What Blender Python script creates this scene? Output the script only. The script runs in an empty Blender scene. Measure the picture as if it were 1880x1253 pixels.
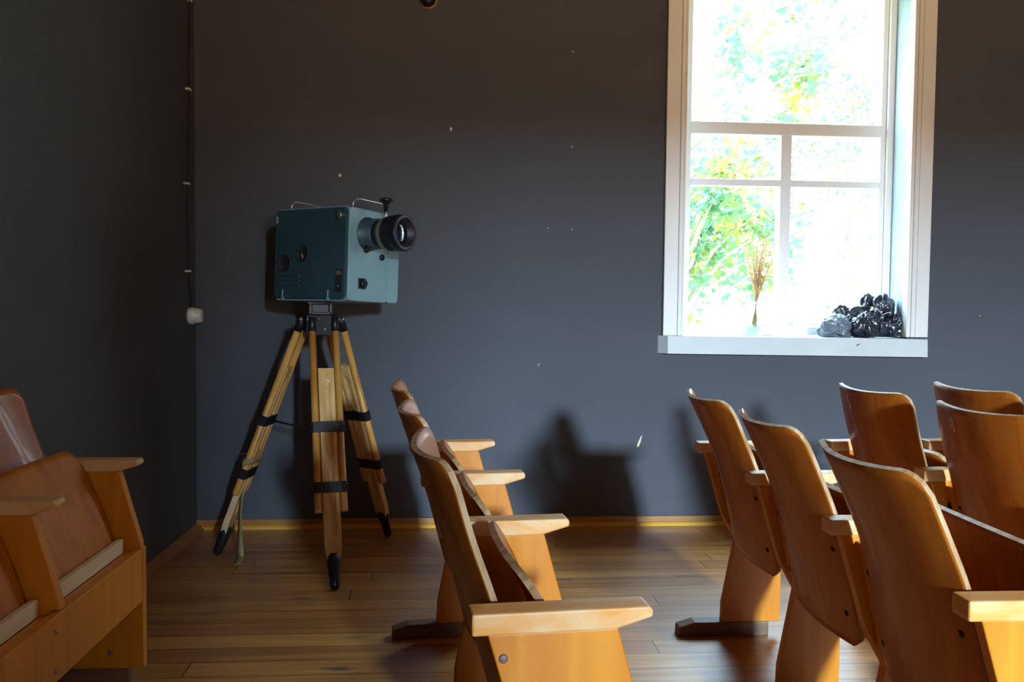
import bpy, bmesh, math, random
from mathutils import Vector, Matrix, noise

S = bpy.context.scene
COL = S.collection
rnd = random.Random(7)

# ------------------------------------------------------------------ camera
F_PX, CAM_H = 1640.0, 1.2
yaw, pitch, roll = math.radians(4.357), math.radians(2.624), math.radians(0.572)
cy_, sy_, cp_, sp_ = math.cos(yaw), math.sin(yaw), math.cos(pitch), math.sin(pitch)
fwd = Vector((sy_ * cp_, cy_ * cp_, -sp_))
right = Vector((cy_, -sy_, 0))
down = fwd.cross(right)
cr_, sr_ = math.cos(roll), math.sin(roll)
r2 = cr_ * right - sr_ * down
d2 = sr_ * right + cr_ * down
cam = bpy.data.cameras.new('camera')
cam.sensor_width = 36
cam.lens = F_PX * 36 / 1880
cam.clip_start = 0.05
cam.clip_end = 200
camo = bpy.data.objects.new('camera', cam)
COL.objects.link(camo)
m3 = Matrix((r2, -d2, -fwd)).transposed()
camo.matrix_world = Matrix.Translation((0, 0, CAM_H)) @ m3.to_4x4()
S.camera = camo

# ------------------------------------------------------------------ view, world, lights
S.view_settings.view_transform = 'Standard'
S.view_settings.look = 'None'
S.view_settings.gamma = 1
S.view_settings.use_curve_mapping = False
S.view_settings.exposure = 0.0
try:
    S.cycles.use_denoising = True
    S.cycles.max_bounces = 8
    S.cycles.diffuse_bounces = 5
    S.cycles.transparent_max_bounces = 16
    S.cycles.sample_clamp_indirect = 6
except Exception:
    pass

W = bpy.data.worlds.new('world')
S.world = W
W.use_nodes = True
nt = W.node_tree
nt.nodes.clear()
wo = nt.nodes.new('ShaderNodeOutputWorld')
wb = nt.nodes.new('ShaderNodeBackground')
wg = nt.nodes.new('ShaderNodeTexCoord')
ws = nt.nodes.new('ShaderNodeSeparateXYZ')
wr = nt.nodes.new('ShaderNodeValToRGB')
nt.links.new(wg.outputs['Generated'], ws.inputs[0])
wm = nt.nodes.new('ShaderNodeMath'); wm.operation = 'MULTIPLY_ADD'
wm.inputs[1].default_value = 0.5; wm.inputs[2].default_value = 0.5
nt.links.new(ws.outputs['Z'], wm.inputs[0])
nt.links.new(wm.outputs[0], wr.inputs[0])
wr.color_ramp.elements[0].position = 0.44
wr.color_ramp.elements[0].color = (0.75, 0.62, 0.42, 1)
wr.color_ramp.elements[1].position = 0.75
wr.color_ramp.elements[1].color = (0.50, 0.74, 1.0, 1)
e = wr.color_ramp.elements.new(0.52); e.color = (1.0, 1.0, 0.97, 1)
nt.links.new(wr.outputs[0], wb.inputs[0])
wz = nt.nodes.new('ShaderNodeMapRange')
wz.inputs['From Min'].default_value = 0.30; wz.inputs['From Max'].default_value = 0.62
wz.inputs['To Min'].default_value = 10.5; wz.inputs['To Max'].default_value = 39.0
nt.links.new(ws.outputs['Z'], wz.inputs[0])
nt.links.new(wz.outputs[0], wb.inputs[1])
nt.links.new(wb.outputs[0], wo.inputs[0])

D = 4.69          # back wall plane
WX0, WX1, WZ0, WZ1 = 1.262, 2.498, 1.02, 3.02      # opening of the visible window
FX0, FX1, FZ0, FZ1, FY = 1.40, 2.90, 1.10, 2.34, -4.0   # opening of the window behind the camera


def area(name, loc, aim, sx, sz, power, color, spread=180, portal=False):
    l = bpy.data.lights.new(name, 'AREA')
    l.shape = 'RECTANGLE'; l.size = sx; l.size_y = sz
    l.energy = power; l.color = color
    l.spread = math.radians(spread)
    if portal:
        l.cycles.is_portal = True
    o = bpy.data.objects.new(name, l)
    COL.objects.link(o)
    o.location = loc
    d = Vector(aim) - Vector(loc)
    o.rotation_euler = d.to_track_quat('-Z', 'Y').to_euler()
    return o


area('window_portal', ((WX0 + WX1) / 2, D + 0.42, (WZ0 + WZ1) / 2), ((WX0 + WX1) / 2, 0, (WZ0 + WZ1) / 2), 1.3, 2.1, 1, (1, 1, 1), portal=True)
# daylight through the window in the wall behind the camera: cool from the sky, warm from the ground
area('daylight_sky', (2.10, -7.0, 2.62), (1.5, 4.6, 0.5), 0.6, 0.6, 2450, (0.57, 0.79, 1.0))
area('daylight_ground', (2.10, -5.8, 0.95), (1.5, 4.6, 2.6), 0.6, 0.6, 480, (1.0, 0.62, 0.33))


# ------------------------------------------------------------------ materials
def mat(name, color, rough=0.6, metal=0.0, spec=0.5, noise_amt=0.0, nscale=(6, 6, 6), c2=None, bump=0.0, bscale=40, coat=0.0, detail=5, dist=0.0):
    m = bpy.data.materials.new(name)
    m.use_nodes = True
    n = m.node_tree
    b = n.nodes['Principled BSDF']
    b.inputs['Base Color'].default_value = (*color, 1)
    b.inputs['Roughness'].default_value = rough
    b.inputs['Metallic'].default_value = metal
    b.inputs['Specular IOR Level'].default_value = spec
    b.inputs['Coat Weight'].default_value = coat
    tc = n.nodes.new('ShaderNodeTexCoord')
    if c2 is not None:
        mp = n.nodes.new('ShaderNodeMapping')
        mp.inputs['Scale'].default_value = nscale
        nz = n.nodes.new('ShaderNodeTexNoise')
        nz.inputs['Scale'].default_value = 1
        nz.inputs['Detail'].default_value = detail
        nz.inputs['Distortion'].default_value = dist
        rp = n.nodes.new('ShaderNodeValToRGB')
        rp.color_ramp.elements[0].position = 0.5 - noise_amt
        rp.color_ramp.elements[1].position = 0.5 + noise_amt
        rp.color_ramp.elements[0].color = (*c2, 1)
        rp.color_ramp.elements[1].color = (*color, 1)
        n.links.new(tc.outputs['Object'], mp.inputs[0])
        n.links.new(mp.outputs[0], nz.inputs[0])
        n.links.new(nz.outputs[0], rp.inputs[0])
        n.links.new(rp.outputs[0], b.inputs['Base Color'])
    if bump:
        n2 = n.nodes.new('ShaderNodeTexNoise')
        n2.inputs['Scale'].default_value = bscale
        n2.inputs['Detail'].default_value = 6
        bp = n.nodes.new('ShaderNodeBump')
        bp.inputs['Strength'].default_value = bump
        bp.inputs['Distance'].default_value = 0.01
        n.links.new(tc.outputs['Object'], n2.inputs[0])
        n.links.new(n2.outputs[0], bp.inputs['Height'])
        n.links.new(bp.outputs[0], b.inputs['Normal'])
    return m


M = {}
M['wall'] = mat('painted_wall', (0.080, 0.083, 0.094), 0.72, spec=0.3, noise_amt=0.25, nscale=(1.2, 1.2, 3.0), c2=(0.068, 0.071, 0.082), bump=0.25, bscale=25)
M['chip'] = mat('bare_plaster', (0.75, 0.66, 0.45), 0.9)
M['ceiling'] = mat('ceiling_boards', (0.42, 0.26, 0.12), 0.7, c2=(0.3, 0.17, 0.07), noise_amt=0.2, nscale=(2, 20, 2))
M['back'] = mat('varnished_plywood_dark', (0.42, 0.115, 0.010), 0.42, coat=0.16, spec=0.3, c2=(0.26, 0.058, 0.004), noise_amt=0.28, nscale=(26, 26, 2.2), dist=0.7)
M['seat'] = mat('varnished_plywood_seat', (0.52, 0.165, 0.010), 0.5, spec=0.25, c2=(0.33, 0.085, 0.006), noise_amt=0.28, nscale=(22, 22, 2.0), dist=0.7)
M['panel'] = mat('varnished_panel', (0.62, 0.225, 0.011), 0.42, coat=0.04, spec=0.3, c2=(0.50, 0.150, 0.006), noise_amt=0.22, nscale=(20, 20, 1.6), dist=1.0)
M['arm'] = mat('worn_varnished_armrest', (0.66, 0.27, 0.045), 0.45, coat=0.05, c2=(0.66, 0.42, 0.20), noise_amt=0.10, nscale=(7, 16, 16), dist=0.6)
M['edge'] = mat('plywood_edge', (0.52, 0.37, 0.21), 0.5, c2=(0.32, 0.17, 0.07), noise_amt=0.12, nscale=(40, 40, 4))
M['rail'] = mat('pale_batten', (0.74, 0.54, 0.32), 0.65, c2=(0.62, 0.42, 0.22), noise_amt=0.2, nscale=(20, 3, 20))
M['skid'] = mat('dark_foot_wood', (0.20, 0.10, 0.04), 0.5, c2=(0.12, 0.06, 0.03), noise_amt=0.15, nscale=(5, 30, 30))
M['iron'] = mat('dark_iron', (0.03, 0.03, 0.033), 0.45, metal=0.7)
M['bolt'] = mat('steel_bolt', (0.30, 0.27, 0.26), 0.45, metal=0.7)
M['boltcap'] = mat('brown_grey_cap', (0.17, 0.10, 0.095), 0.5)
M['scratch'] = mat('scratched_number', (0.62, 0.52, 0.44), 0.7)
M['legwood'] = mat('yellow_varnished_pole', (0.70, 0.36, 0.085), 0.38, coat=0.2, c2=(0.50, 0.21, 0.035), noise_amt=0.2, nscale=(14, 14, 2.5), dist=0.6)
M['plank'] = mat('tripod_plank_wood', (0.74, 0.46, 0.19), 0.4, coat=0.2, c2=(0.58, 0.29, 0.08), noise_amt=0.2, nscale=(22, 22, 2), dist=0.6)
M['black'] = mat('black_enamel', (0.010, 0.011, 0.014), 0.38, spec=0.4)
M['blackmatt'] = mat('black_rubber', (0.016, 0.016, 0.018), 0.6)
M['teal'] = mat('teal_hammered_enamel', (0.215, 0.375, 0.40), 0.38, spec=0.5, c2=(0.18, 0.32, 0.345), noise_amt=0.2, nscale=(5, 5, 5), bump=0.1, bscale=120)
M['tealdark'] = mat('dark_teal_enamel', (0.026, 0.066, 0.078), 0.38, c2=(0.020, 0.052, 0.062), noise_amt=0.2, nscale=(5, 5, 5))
M['chrome'] = mat('worn_chrome', (0.62, 0.58, 0.54), 0.3, metal=0.95)
M['gunmetal'] = mat('grey_cast_metal', (0.10, 0.095, 0.09), 0.5, metal=0.5)
M['brass'] = mat('aged_silver_ring', (0.45, 0.39, 0.30), 0.38, metal=0.8)
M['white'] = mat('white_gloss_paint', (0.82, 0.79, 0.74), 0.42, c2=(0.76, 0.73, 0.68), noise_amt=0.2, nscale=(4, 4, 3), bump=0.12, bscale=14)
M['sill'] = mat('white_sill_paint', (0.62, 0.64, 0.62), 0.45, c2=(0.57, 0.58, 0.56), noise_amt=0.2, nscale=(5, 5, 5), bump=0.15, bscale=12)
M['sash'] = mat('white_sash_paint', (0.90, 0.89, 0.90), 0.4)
M['plaster'] = mat('sky_tinted_reveal', (0.36, 0.43, 0.50), 0.7, bump=0.5, bscale=10)  # white reveal plaster; the blue cast of the skylight is painted into its colour
M['ceramic'] = mat('white_ceramic', (0.75, 0.73, 0.66), 0.25)
M['cable'] = mat('black_cable', (0.01, 0.009, 0.008), 0.6)
M['khaki'] = mat('khaki_webbing', (0.34, 0.26, 0.11), 0.85, c2=(0.26, 0.19, 0.075), noise_amt=0.2, nscale=(60, 60, 60))
M['straw'] = mat('dried_straw', (0.72, 0.55, 0.33), 0.8, c2=(0.52, 0.36, 0.18), noise_amt=0.2, nscale=(40, 40, 10))
M['stain'] = mat('dark_scuff', (0.05, 0.04, 0.035), 0.7)
M['base'] = mat('varnished_baseboard', (0.40, 0.19, 0.05), 0.4, c2=(0.28, 0.12, 0.03), noise_amt=0.2, nscale=(2, 30, 30))
M['quarter'] = mat('yellow_quarter_round', (0.60, 0.32, 0.045), 0.6, spec=0.2)
M['bagdark'] = mat('black_polythene', (0.028, 0.035, 0.05), 0.22, spec=0.8, c2=(0.012, 0.014, 0.02), noise_amt=0.2, nscale=(14, 14, 14))
M['baggrey'] = mat('grey_polythene', (0.20, 0.235, 0.28), 0.28, spec=0.7, c2=(0.10, 0.12, 0.15), noise_amt=0.25, nscale=(9, 9, 9))
M['baggreen'] = mat('olive_black_polythene', (0.06, 0.07, 0.07), 0.25, spec=0.8, c2=(0.02, 0.022, 0.03), noise_amt=0.25, nscale=(12, 12, 12))
M['bark'] = mat('pale_bark', (0.42, 0.36, 0.32), 0.9)
M['grass'] = mat('lawn', (0.20, 0.26, 0.07), 0.9, c2=(0.28, 0.28, 0.10), noise_amt=0.2, nscale=(2, 2, 2))


def glassmat(name, tint, mix):
    m = bpy.data.materials.new(name); m.use_nodes = True
    n = m.node_tree; n.nodes.clear()
    o = n.nodes.new('ShaderNodeOutputMaterial'); mx = n.nodes.new('ShaderNodeMixShader')
    t = n.nodes.new('ShaderNodeBsdfTransparent'); g = n.nodes.new('ShaderNodeBsdfGlossy')
    t.inputs[0].default_value = (*tint, 1); g.inputs['Roughness'].default_value = 0.02
    mx.inputs[0].default_value = mix
    n.links.new(t.outputs[0], mx.inputs[1]); n.links.new(g.outputs[0], mx.inputs[2]); n.links.new(mx.outputs[0], o.inputs[0])
    return m


M['glass'] = glassmat('window_glass', (0.97, 0.99, 0.98), 0.05)
M['jar'] = glassmat('jar_glass', (0.88, 0.95, 0.94), 0.12)
M['lensglass'] = mat('coated_lens', (0.01, 0.01, 0.025), 0.05, spec=1.0, coat=1.0)


def leafmat(name, c, c2):
    m = bpy.data.materials.new(name); m.use_nodes = True
    n = m.node_tree; n.nodes.clear()
    o = n.nodes.new('ShaderNodeOutputMaterial')
    a = n.nodes.new('ShaderNodeBsdfDiffuse'); t = n.nodes.new('ShaderNodeBsdfTranslucent')
    mx = n.nodes.new('ShaderNodeMixShader'); mx.inputs[0].default_value = 0.5
    tc = n.nodes.new('ShaderNodeTexCoord'); nz = n.nodes.new('ShaderNodeTexNoise')
    nz.inputs['Scale'].default_value = 2.2; nz.inputs['Detail'].default_value = 3
    rp = n.nodes.new('ShaderNodeValToRGB')
    rp.color_ramp.elements[0].position = 0.45; rp.color_ramp.elements[0].color = (*c, 1)
    rp.color_ramp.elements[1].position = 0.66; rp.color_ramp.elements[1].color = (*c2, 1)
    n.links.new(tc.outputs['Object'], nz.inputs[0]); n.links.new(nz.outputs[0], rp.inputs[0])
    for q in (a, t):
        n.links.new(rp.outputs[0], q.inputs[0])
    n.links.new(a.outputs[0], mx.inputs[1]); n.links.new(t.outputs[0], mx.inputs[2]); n.links.new(mx.outputs[0], o.inputs[0])
    return m


M['leafa'] = leafmat('maple_leaves', (0.15, 0.31, 0.19), (0.42, 0.40, 0.10))
M['strawt'] = leafmat('dried_straw_translucent', (0.80, 0.58, 0.34), (0.90, 0.74, 0.52))
M['leafb'] = leafmat('pale_birch_leaves', (0.10, 0.19, 0.125), (0.22, 0.22, 0.08))


def floor_material():
    m = bpy.data.materials.new('floorboards'); m.use_nodes = True
    n = m.node_tree; L = n.links.new
    b = n.nodes['Principled BSDF']
    tc = n.nodes.new('ShaderNodeTexCoord'); sp = n.nodes.new('ShaderNodeSeparateXYZ')
    L(tc.outputs['Object'], sp.inputs[0])

    def mth(op, a, bb=None, c=None):
        k = n.nodes.new('ShaderNodeMath'); k.operation = op
        for i, v in enumerate((a, bb, c)):
            if v is None:
                continue
            if isinstance(v, (int, float)):
                k.inputs[i].default_value = v
            else:
                L(v, k.inputs[i])
        return k.outputs[0]
    BW = 0.1185
    yy = mth('DIVIDE', mth('ADD', sp.outputs['Y'], 0.015), BW)
    row = mth('FLOOR', yy); fy = mth('FRACT', yy)
    wn = n.nodes.new('ShaderNodeTexWhiteNoise'); wn.noise_dimensions = '1D'; L(row, wn.inputs['W'])
    xx = mth('DIVIDE', mth('ADD', sp.outputs['X'], mth('MULTIPLY', wn.outputs['Value'], 7.0)), 2.1)
    pid = mth('FLOOR', xx); fx = mth('FRACT', xx)
    cb = n.nodes.new('ShaderNodeCombineXYZ'); L(row, cb.inputs[0]); L(pid, cb.inputs[1])
    w2 = n.nodes.new('ShaderNodeTexWhiteNoise'); w2.noise_dimensions = '3D'; L(cb.outputs[0], w2.inputs['Vector'])
    gap = mth('MAXIMUM', mth('LESS_THAN', fy, 0.030), mth('LESS_THAN', fx, 0.0020))
    # grain
    mp = n.nodes.new('ShaderNodeMapping'); mp.inputs['Scale'].default_value = (1.3, 26, 1)
    off = n.nodes.new('ShaderNodeVectorMath'); off.operation = 'MULTIPLY_ADD'
    L(w2.outputs['Color'], off.inputs[0]); off.inputs[1].default_value = (9, 0, 9); L(tc.outputs['Object'], off.inputs[2])
    L(off.outputs[0], mp.inputs[0])
    nz = n.nodes.new('ShaderNodeTexNoise'); nz.inputs['Scale'].default_value = 1; nz.inputs['Detail'].default_value = 7; nz.inputs['Distortion'].default_value = 0.8
    L(mp.outputs[0], nz.inputs[0])
    rp = n.nodes.new('ShaderNodeValToRGB')
    rp.color_ramp.elements[0].position = 0.30; rp.color_ramp.elements[0].color = (0.38, 0.145, 0.025, 1)
    rp.color_ramp.elements[1].position = 0.68; rp.color_ramp.elements[1].color = (0.70, 0.34, 0.08, 1)
    L(nz.outputs[0], rp.inputs[0])
    # plank tone
    mx = n.nodes.new('ShaderNodeMix'); mx.data_type = 'RGBA'; mx.blend_type = 'MULTIPLY'; mx.inputs[0].default_value = 0.75
    r3 = n.nodes.new('ShaderNodeValToRGB')
    r3.color_ramp.elements[0].color = (0.62, 0.50, 0.48, 1); r3.color_ramp.elements[1].color = (1.0, 1.0, 0.92, 1)
    L(w2.outputs['Value'], r3.inputs[0]); L(rp.outputs[0], mx.inputs[6]); L(r3.outputs[0], mx.inputs[7])
    # knots and spilt stains
    m2 = n.nodes.new('ShaderNodeMapping'); m2.inputs['Scale'].default_value = (3.6, 12.0, 1)
    L(tc.outputs['Object'], m2.inputs[0])
    vo = n.nodes.new('ShaderNodeTexVoronoi'); vo.inputs['Scale'].default_value = 1
    n3 = n.nodes.new('ShaderNodeTexNoise'); n3.inputs['Scale'].default_value = 3; n3.inputs['Detail'].default_value = 4
    L(m2.outputs[0], n3.inputs[0])
    va = n.nodes.new('ShaderNodeVectorMath'); va.operation = 'MULTIPLY_ADD'
    L(n3.outputs['Color'], va.inputs[0]); va.inputs[1].default_value = (0.5, 0.5, 0); L(m2.outputs[0], va.inputs[2])
    L(va.outputs[0], vo.inputs['Vector'])
    kn = n.nodes.new('ShaderNodeMapRange'); kn.inputs['From Min'].default_value = 0.24; kn.inputs['From Max'].default_value = 0.04
    L(vo.outputs['Distance'], kn.inputs[0])
    sel = n.nodes.new('ShaderNodeSeparateColor'); L(vo.outputs['Color'], sel.inputs[0])
    kk = mth('MULTIPLY', kn.outputs[0], mth('LESS_THAN', sel.outputs[0], 0.42))
    kk = mth('MULTIPLY', kk, 0.9)
    mk = n.nodes.new('ShaderNodeMix'); mk.data_type = 'RGBA'; L(kk, mk.inputs[0]); L(mx.outputs[2], mk.inputs[6])
    mk.inputs[7].default_value = (0.085, 0.045, 0.065, 1)
    mg = n.nodes.new('ShaderNodeMix'); mg.data_type = 'RGBA'; L(gap, mg.inputs[0]); L(mk.outputs[2], mg.inputs[6])
    mg.inputs[7].default_value = (0.018, 0.008, 0.004, 1)
    L(mg.outputs[2], b.inputs['Base Color'])
    b.inputs['Roughness'].default_value = 0.36
    b.inputs['Coat Weight'].default_value = 1.0
    b.inputs['Coat Roughness'].default_value = 0.36
    rr = n.nodes.new('ShaderNodeMapRange'); rr.inputs['To Min'].default_value = 0.28; rr.inputs['To Max'].default_value = 0.50
    L(nz.outputs[0], rr.inputs[0]); L(rr.outputs[0], b.inputs['Roughness'])
    bp = n.nodes.new('ShaderNodeBump'); bp.inputs['Strength'].default_value = 0.25; bp.inputs['Distance'].default_value = 0.004
    hh = mth('SUBTRACT', mth('MULTIPLY', nz.outputs[0], 0.25), gap)
    L(hh, bp.inputs['Height']); L(bp.outputs[0], b.inputs['Normal'])
    return m


M['floor'] = floor_material()


# ------------------------------------------------------------------ mesh helpers
class MB:
    def __init__(s):
        s.v = []; s.f = []; s.m = []; s.sm = []

    def add(s, verts, faces, mi=0, smooth=False):
        k = len(s.v)
        s.v += [tuple(p) for p in verts]
        for f in faces:
            s.f.append([k + i for i in f]); s.m.append(mi); s.sm.append(smooth)
        return s

    def box(s, a, b, mi=0):
        x0, y0, z0 = a; x1, y1, z1 = b
        v = [(x0, y0, z0), (x1, y0, z0), (x1, y1, z0), (x0, y1, z0), (x0, y0, z1), (x1, y0, z1), (x1, y1, z1), (x0, y1, z1)]
        return s.add(v, [(0, 3, 2, 1), (4, 5, 6, 7), (0, 1, 5, 4), (1, 2, 6, 5), (2, 3, 7, 6), (3, 0, 4, 7)], mi)

    def prism(s, poly, axis, a, b, mi=0):
        """poly of 2D points extruded along axis ('x','y','z') from a to b."""
        def P(p, t):
            if axis == 'y': return (p[0], t, p[1])
            if axis == 'x': return (t, p[0], p[1])
            return (p[0], p[1], t)
        n = len(poly)
        v = [P(p, a) for p in poly] + [P(p, b) for p in poly]
        f = [list(range(n)), list(range(2 * n - 1, n - 1, -1))]
        f += [(i, n + i, n + (i + 1) % n, (i + 1) % n) for i in range(n)]
        return s.add(v, f, mi)

    def tube(s, pts, r, seg=10, mi=0, cap=True, closed=False):
        pts = [Vector(p) for p in pts]
        n = len(pts)
        rs = r if isinstance(r, (list, tuple)) else [r] * n
        ref = None; v = []; f = []
        for i, p in enumerate(pts):
            if closed: t = pts[(i + 1) % n] - pts[i - 1]
            else: t = pts[min(i + 1, n - 1)] - pts[max(i - 1, 0)]
            if t.length < 1e-9: t = Vector((0, 0, 1))
            t.normalize()
            if ref is None: ref = Vector((0, 0, 1)) if abs(t.z) < 0.9 else Vector((1, 0, 0))
            a = t.cross(ref)
            if a.length < 1e-4: a = t.cross(Vector((0, 1, 0)))
            a.normalize(); b = t.cross(a); ref = a.cross(t) * 1.0
            ref = -b if False else ref
            for k in range(seg):
                an = 2 * math.pi * k / seg
                v.append(p + (a * math.cos(an) + b * math.sin(an)) * rs[i])
        m = n if closed else n - 1
        for i in range(m):
            j = (i + 1) % n
            for k in range(seg):
                f.append((i * seg + k, i * seg + (k + 1) % seg, j * seg + (k + 1) % seg, j * seg + k))
        s.add(v, f, mi, True)
        if cap and not closed:
            k0 = len(s.v) - n * seg
            s.f.append([k0 + i for i in range(seg)]); s.m.append(mi); s.sm.append(False)
            s.f.append([k0 + (n - 1) * seg + i for i in reversed(range(seg))]); s.m.append(mi); s.sm.append(False)
        return s

    def lathe(s, prof, origin, axis, seg=32, mi=0):
        """prof: list of (t along axis, radius)."""
        o = Vector(origin); ax = Vector(axis).normalized()
        a = ax.cross(Vector((0, 0, 1)) if abs(ax.z) < 0.9 else Vector((1, 0, 0))).normalized(); b = ax.cross(a)
        v = []; f = []
        for t, r in prof:
            for k in range(seg):
                an = 2 * math.pi * k / seg
                v.append(o + ax * t + (a * math.cos(an) + b * math.sin(an)) * max(r, 1e-4))
        for i in range(len(prof) - 1):
            for k in range(seg):
                f.append((i * seg + k, i * seg + (k + 1) % seg, (i + 1) * seg + (k + 1) % seg, (i + 1) * seg + k))
        return s.add(v, f, mi, True)

    def grid(s, fn, nu, nv, mi=0, smooth=True, closed=False):
        v = [fn(i / nu, j / nv) for i in range(nu + 1) for j in range(nv + 1)]
        f = [(i * (nv + 1) + j, (i + 1) * (nv + 1) + j, (i + 1) * (nv + 1) + j + 1, i * (nv + 1) + j + 1) for i in range(nu) for j in range(nv)]
        return s.add(v, f, mi, smooth)

    def build(s, name, mats, parent=None, bevel=0, mtx=None, sharp=40):
        me = bpy.data.meshes.new(name)
        vs = s.v if mtx is None else [tuple(mtx @ Vector(p)) for p in s.v]
        me.from_pydata(vs, [], s.f)
        for k in (mats if isinstance(mats, (list, tuple)) else [mats]):
            me.materials.append(M[k])
        bm = bmesh.new(); bm.from_mesh(me)
        bm.faces.ensure_lookup_table()
        for i, fc in enumerate(bm.faces):
            fc.material_index = s.m[i]; fc.smooth = s.sm[i]
        bmesh.ops.remove_doubles(bm, verts=bm.verts, dist=1e-6)
        bmesh.ops.recalc_face_normals(bm, faces=bm.faces)
        bm.to_mesh(me); bm.free()
        o = bpy.data.objects.new(name, me)
        COL.objects.link(o)
        if parent is not None: o.parent = parent
        if bevel:
            md = o.modifiers.new('bevel', 'BEVEL'); md.width = bevel; md.segments = 2
            md.limit_method = 'ANGLE'; md.angle_limit = math.radians(35)
        return o


def thing(name, label=None, cat=None, loc=(0, 0, 0), rz=0, group=None, kind=None, parent=None):
    o = bpy.data.objects.new(name, None)
    COL.objects.link(o); o.location = loc; o.rotation_euler = (0, 0, rz); o.empty_display_size = 0.1
    if parent is not None: o.parent = parent
    tag(o, label, cat, group, kind)
    return o


def tag(o, label=None, cat=None, group=None, kind=None):
    if label: o['label'] = label
    if cat: o['category'] = cat
    if group: o['group'] = group
    if kind: o['kind'] = kind
    return o


def struct(o, label=None):
    o['kind'] = 'structure'
    if label: o['label'] = label
    return o


# ------------------------------------------------------------------ room shell
XR, YF, ZC = 4.4, FY, 3.35
T = 0.35
LX = lambda y: -1.27 - (D - y) * math.tan(math.radians(1.5))     # the left wall runs slightly outwards

struct(MB().box((-1.9, YF - T, -0.12), (XR + 0.3, D + T, 0)).build('floor', 'floor'), 'varnished pine floorboards with dark knots and stains')
struct(MB().box((-1.9, YF - T, ZC), (XR + 0.3, D + T, ZC + 0.12)).build('ceiling', 'ceiling'), 'wooden board ceiling')


def chip(mb, x, z, w, h, y, rot=0.0, mi=1):
    """a small irregular flake missing from the paint, standing 1 mm proud"""
    n = 9; pts = []
    for i in range(n):
        a = 2 * math.pi * i / n; k = 1 + 0.35 * math.sin(3 * a + x * 9) * 0.7
        px, pz = w * math.cos(a) * k, h * math.sin(a) * k
        pts.append((x + px * math.cos(rot) - pz * math.sin(rot), z + px * math.sin(rot) + pz * math.cos(rot)))
    mb.prism(pts, 'y', y - 0.0008, y + 0.002, mi)


wb_ = MB()
OX0, OX1, OZ0, OZ1 = WX0 - 0.021, WX1 + 0.021, WZ0, WZ1 + 0.021
wb_.box((-1.9, D, -0.12), (OX0, D + T, ZC + 0.12))
wb_.box((OX1, D, -0.12), (XR + 0.3, D + T, ZC + 0.12))
wb_.box((OX0, D, -0.12), (OX1, D + T, OZ0 - 0.09))
wb_.box((OX0, D, OZ1), (OX1, D + T, ZC + 0.12))
chip(wb_, 0.029, 2.084, 0.006, 0.010, D); chip(wb_, -0.54, 1.834, 0.008, 0.009, D); chip(wb_, 0.662, 2.006, 0.004, 0.004, D)
chip(wb_, 1.047, 0.447, 0.006, 0.034, D, -0.35); chip(wb_, 0.668, 1.575, 0.003, 0.003, D); chip(wb_, 0.54, 1.58, 0.003, 0.003, D)
chip(wb_, 0.50, 0.86, 0.002, 0.006, D); chip(wb_, -0.83, 0.55, 0.003, 0.004, D); chip(wb_, 2.93, 1.14, 0.003, 0.003, D); chip(wb_, 0.66, 2.50, 0.004, 0.004, D)
struct(wb_.build('wall_back', ['wall', 'chip']), 'dark grey painted back wall with small paint chips')

wl = MB()
v = [(LX(D + T), D + T, -0.12), (LX(YF - T), YF - T, -0.12), (-1.95, YF - T, -0.12), (-1.95, D + T, -0.12)]
wl.add([(x, y, z) for (x, y, z) in v] + [(x, y, ZC + 0.12) for (x, y, z) in v], [(0, 1, 2, 3), (7, 6, 5, 4), (0, 4, 5, 1), (1, 5, 6, 2), (2, 6, 7, 3), (3, 7, 4, 0)])
struct(wl.build('wall_left', 'wall'), 'dark left wall in shadow')
struct(MB().box((XR, YF - T, -0.12), (XR + T, D + T, ZC + 0.12)).build('wall_right', 'wall'))
wf = MB()
wf.box((-1.9, YF - T, -0.12), (FX0, YF, ZC + 0.12)); wf.box((FX1, YF - T, -0.12), (XR + 0.3, YF, ZC + 0.12))
wf.box((FX0, YF - T, -0.12), (FX1, YF, FZ0)); wf.box((FX0, YF - T, FZ1), (FX1, YF, ZC + 0.12))
struct(wf.build('wall_front', 'wall'))

# baseboards: back and left
bb = MB()
bb.box((LX(D) , D - 0.014, 0), (XR, D + 0.002, 0.048))
o = struct(bb.build('baseboard_back', 'base', bevel=0.002), 'brown varnished baseboard under the dark wall')
q = MB(); q.prism([(D - 0.013, 0), (D - 0.034, 0), (D - 0.031, 0.010), (D - 0.024, 0.017), (D - 0.013, 0.020)], 'x', LX(D) + 0.03, XR)
q.build('quarter_round', 'quarter', o)
bl = MB()
bl.add([(LX(D), D, 0), (LX(-1), -1, 0), (LX(-1) + 0.045, -1, 0), (LX(D) + 0.045, D, 0), (LX(D), D, 0.03), (LX(-1), -1, 0.03), (LX(-1) + 0.045, -1, 0.006), (LX(D) + 0.045, D, 0.006)],
       [(0, 1, 2, 3), (7, 6, 5, 4), (0, 4, 5, 1), (1, 5, 6, 2), (2, 6, 7, 3), (3, 7, 4, 0)])
struct(bl.build('baseboard_left', 'base', bevel=0.002), 'low brown board along the foot of the left wall')

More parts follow.
